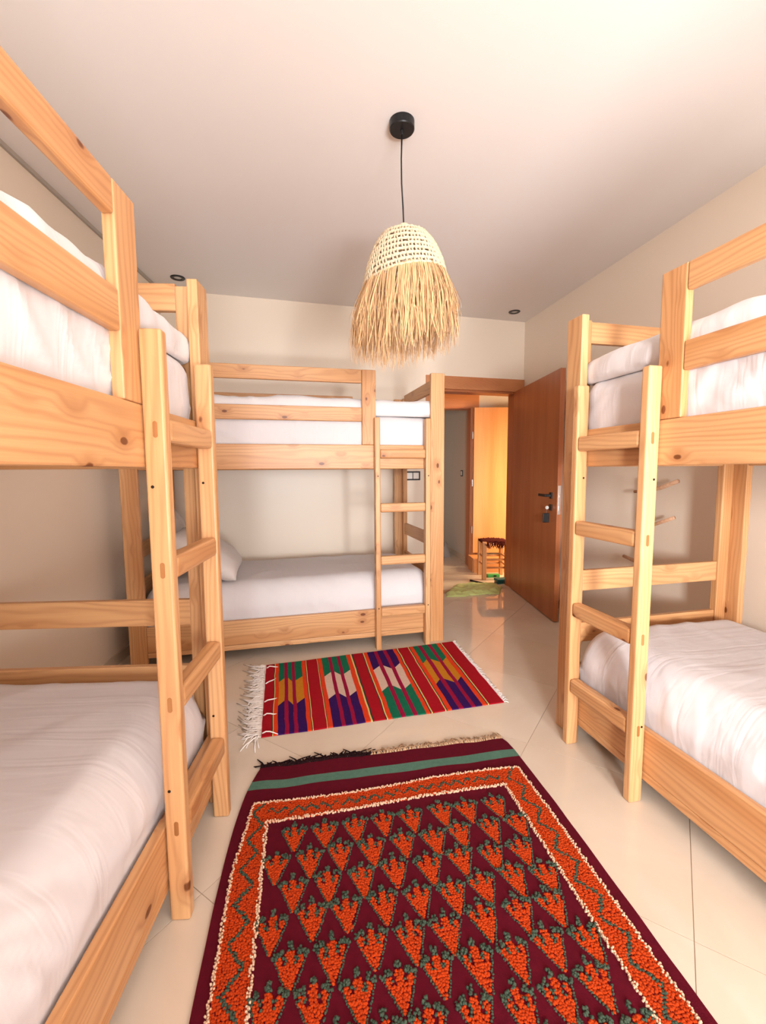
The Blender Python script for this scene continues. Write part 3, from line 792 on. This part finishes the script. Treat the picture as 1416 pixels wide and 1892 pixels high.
o = obj('raffia_fringe', bm, RAFFIA2, pend, smooth=False); o['kind'] = 'stuff'; o['label'] = 'straw coloured shaggy raffia fringe'
bm = add_lathe(bmesh.new(), [(.018, 0), (.020, -.05), (.018, -.06), (.03, -.09), (.028, -.12), (.012, -.14)], 20, (CX, 0, zt-.10)); obj('bulb', bm, LENS, pend, smooth=True)

# ceiling spots
def spot(x, y, label):
    s = empty('ceiling_spotlight', (x, y, ZC)); n = 32
    bm = add_lathe(bmesh.new(), [(.026, -.001), (.029, -.006), (.050, -.007), (.054, -.003), (.054, -.0002)], n, cap=False)
    obj('trim_ring', bm, BLACK, s, smooth=True)
    obj('lens', add_lathe(bmesh.new(), [(.028, -.0006), (.027, -.003), (.004, -.0035)], n), LENS, s, smooth=True)
    tag(s, label, 'spotlight', 'recessed ceiling spotlights')
spot(-1.575, 3.592, 'black ringed ceiling spotlight above the top bunk of the left bed')
spot(1.262, 4.386, 'black ringed ceiling spotlight near the door corner')

# ------------------------------------------------------------ branch coat rack behind the right bed
BARK = wood('driftwood', srgb(214, 172, 138), srgb(196, 150, 116), srgb(150, 104, 74), knots=False, rough=.7)
cr = empty('coat_rack', (1.714, 2.875, 0))
tag(cr, 'driftwood coat rack with branch pegs by the wall behind the right bed ladder', 'coat rack')
def tb_(name, pts, rad, parent=cr): 
    return obj(name, add_tube(bmesh.new(), [Vector(p)-Vector((1.714, 2.875, 0)) for p in pts], rad, 10), BARK, parent, smooth=True, axis=2)
tb_('pole', [(1.716, 2.868, .02), (1.712, 2.874, .5), (1.717, 2.878, .9), (1.714, 2.884, 1.20)], [.018, .017, .016, .014])
tb_('branch_peg', [(1.694, 2.99, 1.108), (1.708, 2.90, 1.118), (1.733, 2.79, 1.138), (1.756, 2.648, 1.186)], [.010, .012, .013, .013])
tb_('branch_peg', [(1.716, 2.868, .885), (1.730, 2.80, .912), (1.753, 2.662, .966)], [.010, .011, .011])
tb_('branch_peg', [(1.680, 3.066, .655), (1.700, 2.95, .640), (1.714, 2.873, .628)], [.011, .012, .012])
o = obj('foot', add_lathe(bmesh.new(), [(.09, 0), (.09, .018), (.03, .03), (.02, .04)], 24), BARK, cr, axis=2)

# ------------------------------------------------------------ hall objects
LOG = wood('stool_wood', srgb(226, 176, 126), srgb(206, 150, 98), srgb(164, 106, 62), rough=.6)
SEATM = yarn('rush_seat', srgb(110, 42, 36), srgb(48, 16, 16), 70)
st = empty('stool', (1.29, 5.16, 0), -.02)
tag(st, 'small wooden stool with a dark red woven seat standing in the hall sunlight', 'stool')
for sx in (-1, 1):
    for sy in (-1, 1): obj('leg', box((sx*.128-.024, sy*.128-.024, 0), (sx*.128+.024, sy*.128+.024, .44), .008, 3), LOG, st, axis=2)
for z in (.14, .235):
    for sy in (-1, 1): obj('stretcher', add_tube(bmesh.new(), [(-.105, sy*.128, z), (.105, sy*.128, z)], .011, 10), LOG, st, smooth=True, axis=0)
    for sx in (-1, 1): obj('stretcher', add_tube(bmesh.new(), [(sx*.128, -.105, z+.02), (sx*.128, .105, z+.02)], .011, 10), LOG, st, smooth=True, axis=1)
bm = bmesh.new()
for i in range(14):
    y = -.118 + .236*i/13
    add_tube(bm, [(-.15+.3*j/10, y+.004*sin(j*1.9+i), .418+.018*(1 if (i+j) % 2 else .3)+.010*sin(pi*j/10)) for j in range(11)], .011, 6)
for i in range(40):
    x = -.12+.24*R.random(); y = -.135+J(.01); l_ = R.uniform(.03, .075)
    add_tube(bm, [(x, y, .43), (x+J(.01), y-.012, .43-l_*.5), (x+J(.02), y-.010, .43-l_)], [.007, .006, .002], 5)
bmesh.ops.recalc_face_normals(bm, faces=bm.faces)
o = obj('woven_seat', bm, SEATM, st, smooth=True); o['label'] = 'dark red shaggy woven seat'

GREENC = cloth('lime_cloth', srgb(190, 198, 122), 300, 1.0)
def crumple(name, outline, mat, hmax, seed, label, cat, step=.011, freq=14.):
    xs_ = [p[0] for p in outline]; ys_ = [p[1] for p in outline]; cx, cy = sum(xs_)/len(xs_), sum(ys_)/len(ys_)
    def dist_in(x, y):
        inside = False; dm = 9; n = len(outline)
        for i in range(n):
            (x0, y0), (x1, y1) = outline[i], outline[(i+1) % n]
            if (y0 > y) != (y1 > y) and x < (x1-x0)*(y-y0)/(y1-y0)+x0: inside = not inside
            tt = max(0, min(1, ((x-x0)*(x1-x0)+(y-y0)*(y1-y0))/((x1-x0)**2+(y1-y0)**2))); dm = min(dm, math.hypot(x-x0-tt*(x1-x0), y-y0-tt*(y1-y0)))
        return dm if inside else -dm
    bm = bmesh.new(); g = {}; nx = int((max(xs_)-min(xs_))/step)+1; ny = int((max(ys_)-min(ys_))/step)+1
    for i in range(nx+1):
        for j in range(ny+1):
            x, y = min(xs_)+i*step, min(ys_)+j*step; d = dist_in(x, y) + .012*noise.noise(Vector((x*14, y*14, seed)))
            if d <= 0: continue
            e = min(1, d/.05)
            h = .006 + e*hmax*(.35 + .5*max(0, ridge((x+y*.4, y, 0), (freq*.7, freq, 1), seed)) + .4*noise.noise(Vector((x*freq, y*freq*1.4, seed))))
            g[(i, j)] = bm.verts.new((x-cx, y-cy, max(.005, h)))
    for (i, j), v in list(g.items()):
        if (i+1, j) in g and (i, j+1) in g and (i+1, j+1) in g: bm.faces.new((g[(i, j)], g[(i+1, j)], g[(i+1, j+1)], g[(i, j+1)]))
    for v in [v for v in bm.verts if not v.link_faces]: bm.verts.remove(v)
    edge = [e for e in bm.edges if len(e.link_faces) == 1]
    r = bmesh.ops.extrude_edge_only(bm, edges=edge)
    for v in r['geom']:
        if isinstance(v, bmesh.types.BMVert): v.co.z = .0008
    bmesh.ops.recalc_face_normals(bm, faces=bm.faces)
    o = obj(name, bm, mat, None, smooth=True, loc=(cx, cy, 0)); return tag(o, label, cat)
crumple('cloth', [(.643, 4.487), (.786, 4.764), (.985, 4.824), (1.22, 4.80), (1.28, 4.687), (1.185, 4.428), (.982, 4.411), (.796, 4.338), (.624, 4.332)], GREENC, .042, 3.1, 'crumpled lime green cloth lying on the floor in the doorway', 'cloth')
GREYC = cloth('grey_cloth', srgb(150, 140, 132), 300, .6)
crumple('crumpled_bag', [(.62, 6.35), (.70, 6.75), (.90, 6.85), (1.0, 6.62), (.99, 6.40), (.80, 6.25)], GREYC, .20, 8.3, 'crumpled grey bag on the floor against the dim far wall', 'bag', .02, 16.)
TEAL = plain('teal_plastic', srgb(24, 92, 92), .45)
br = empty('brush_head', (1.335, 4.88, 0), .26)
obj('block', box((-.09, -.055, .03), (.10, .045, .055), .006), TEAL, br)
bm = bmesh.new()
for i in range(16):
    for j in range(6): add_tube(bm, [(-.082+.0112*i, -.045+.016*j, .031), (-.084+.0114*i+J(.004), -.048+.017*j+J(.004), .001)], .0035, 4)
o = obj('bristles', bm, TEAL, br); o['kind'] = 'stuff'
tag(br, 'teal plastic brush head on the floor at the foot of the door', 'brush')
bm = add_tube(bmesh.new(), [(0, 0, .009), (.125, -.135, .009)], [.009, .009], 12)
add_tube(bm, [(-.004, .004, .009), (.02, -.022, .009)], .0115, 12)
o = obj('dark_rod', bm, BLACK, None, smooth=False, loc=(.992, 4.965, 0)); tag(o, 'thin dark rod lying on the floor behind the green cloth', 'rod')
GRN = plain('green_packet', srgb(60, 160, 80), .4)
pk = empty('green_packet', (1.295, 5.165, 0), .1)
obj('packet_body', box((-.075, -.035, 0), (.075, .035, .035), .008, 3), GRN, pk); obj('packet_mark', box((-.005, -.0358, .008), (.03, -.0345, .028), .0), BLACK, pk)
tag(pk, 'small green packet on the floor beneath the stool', 'packet')
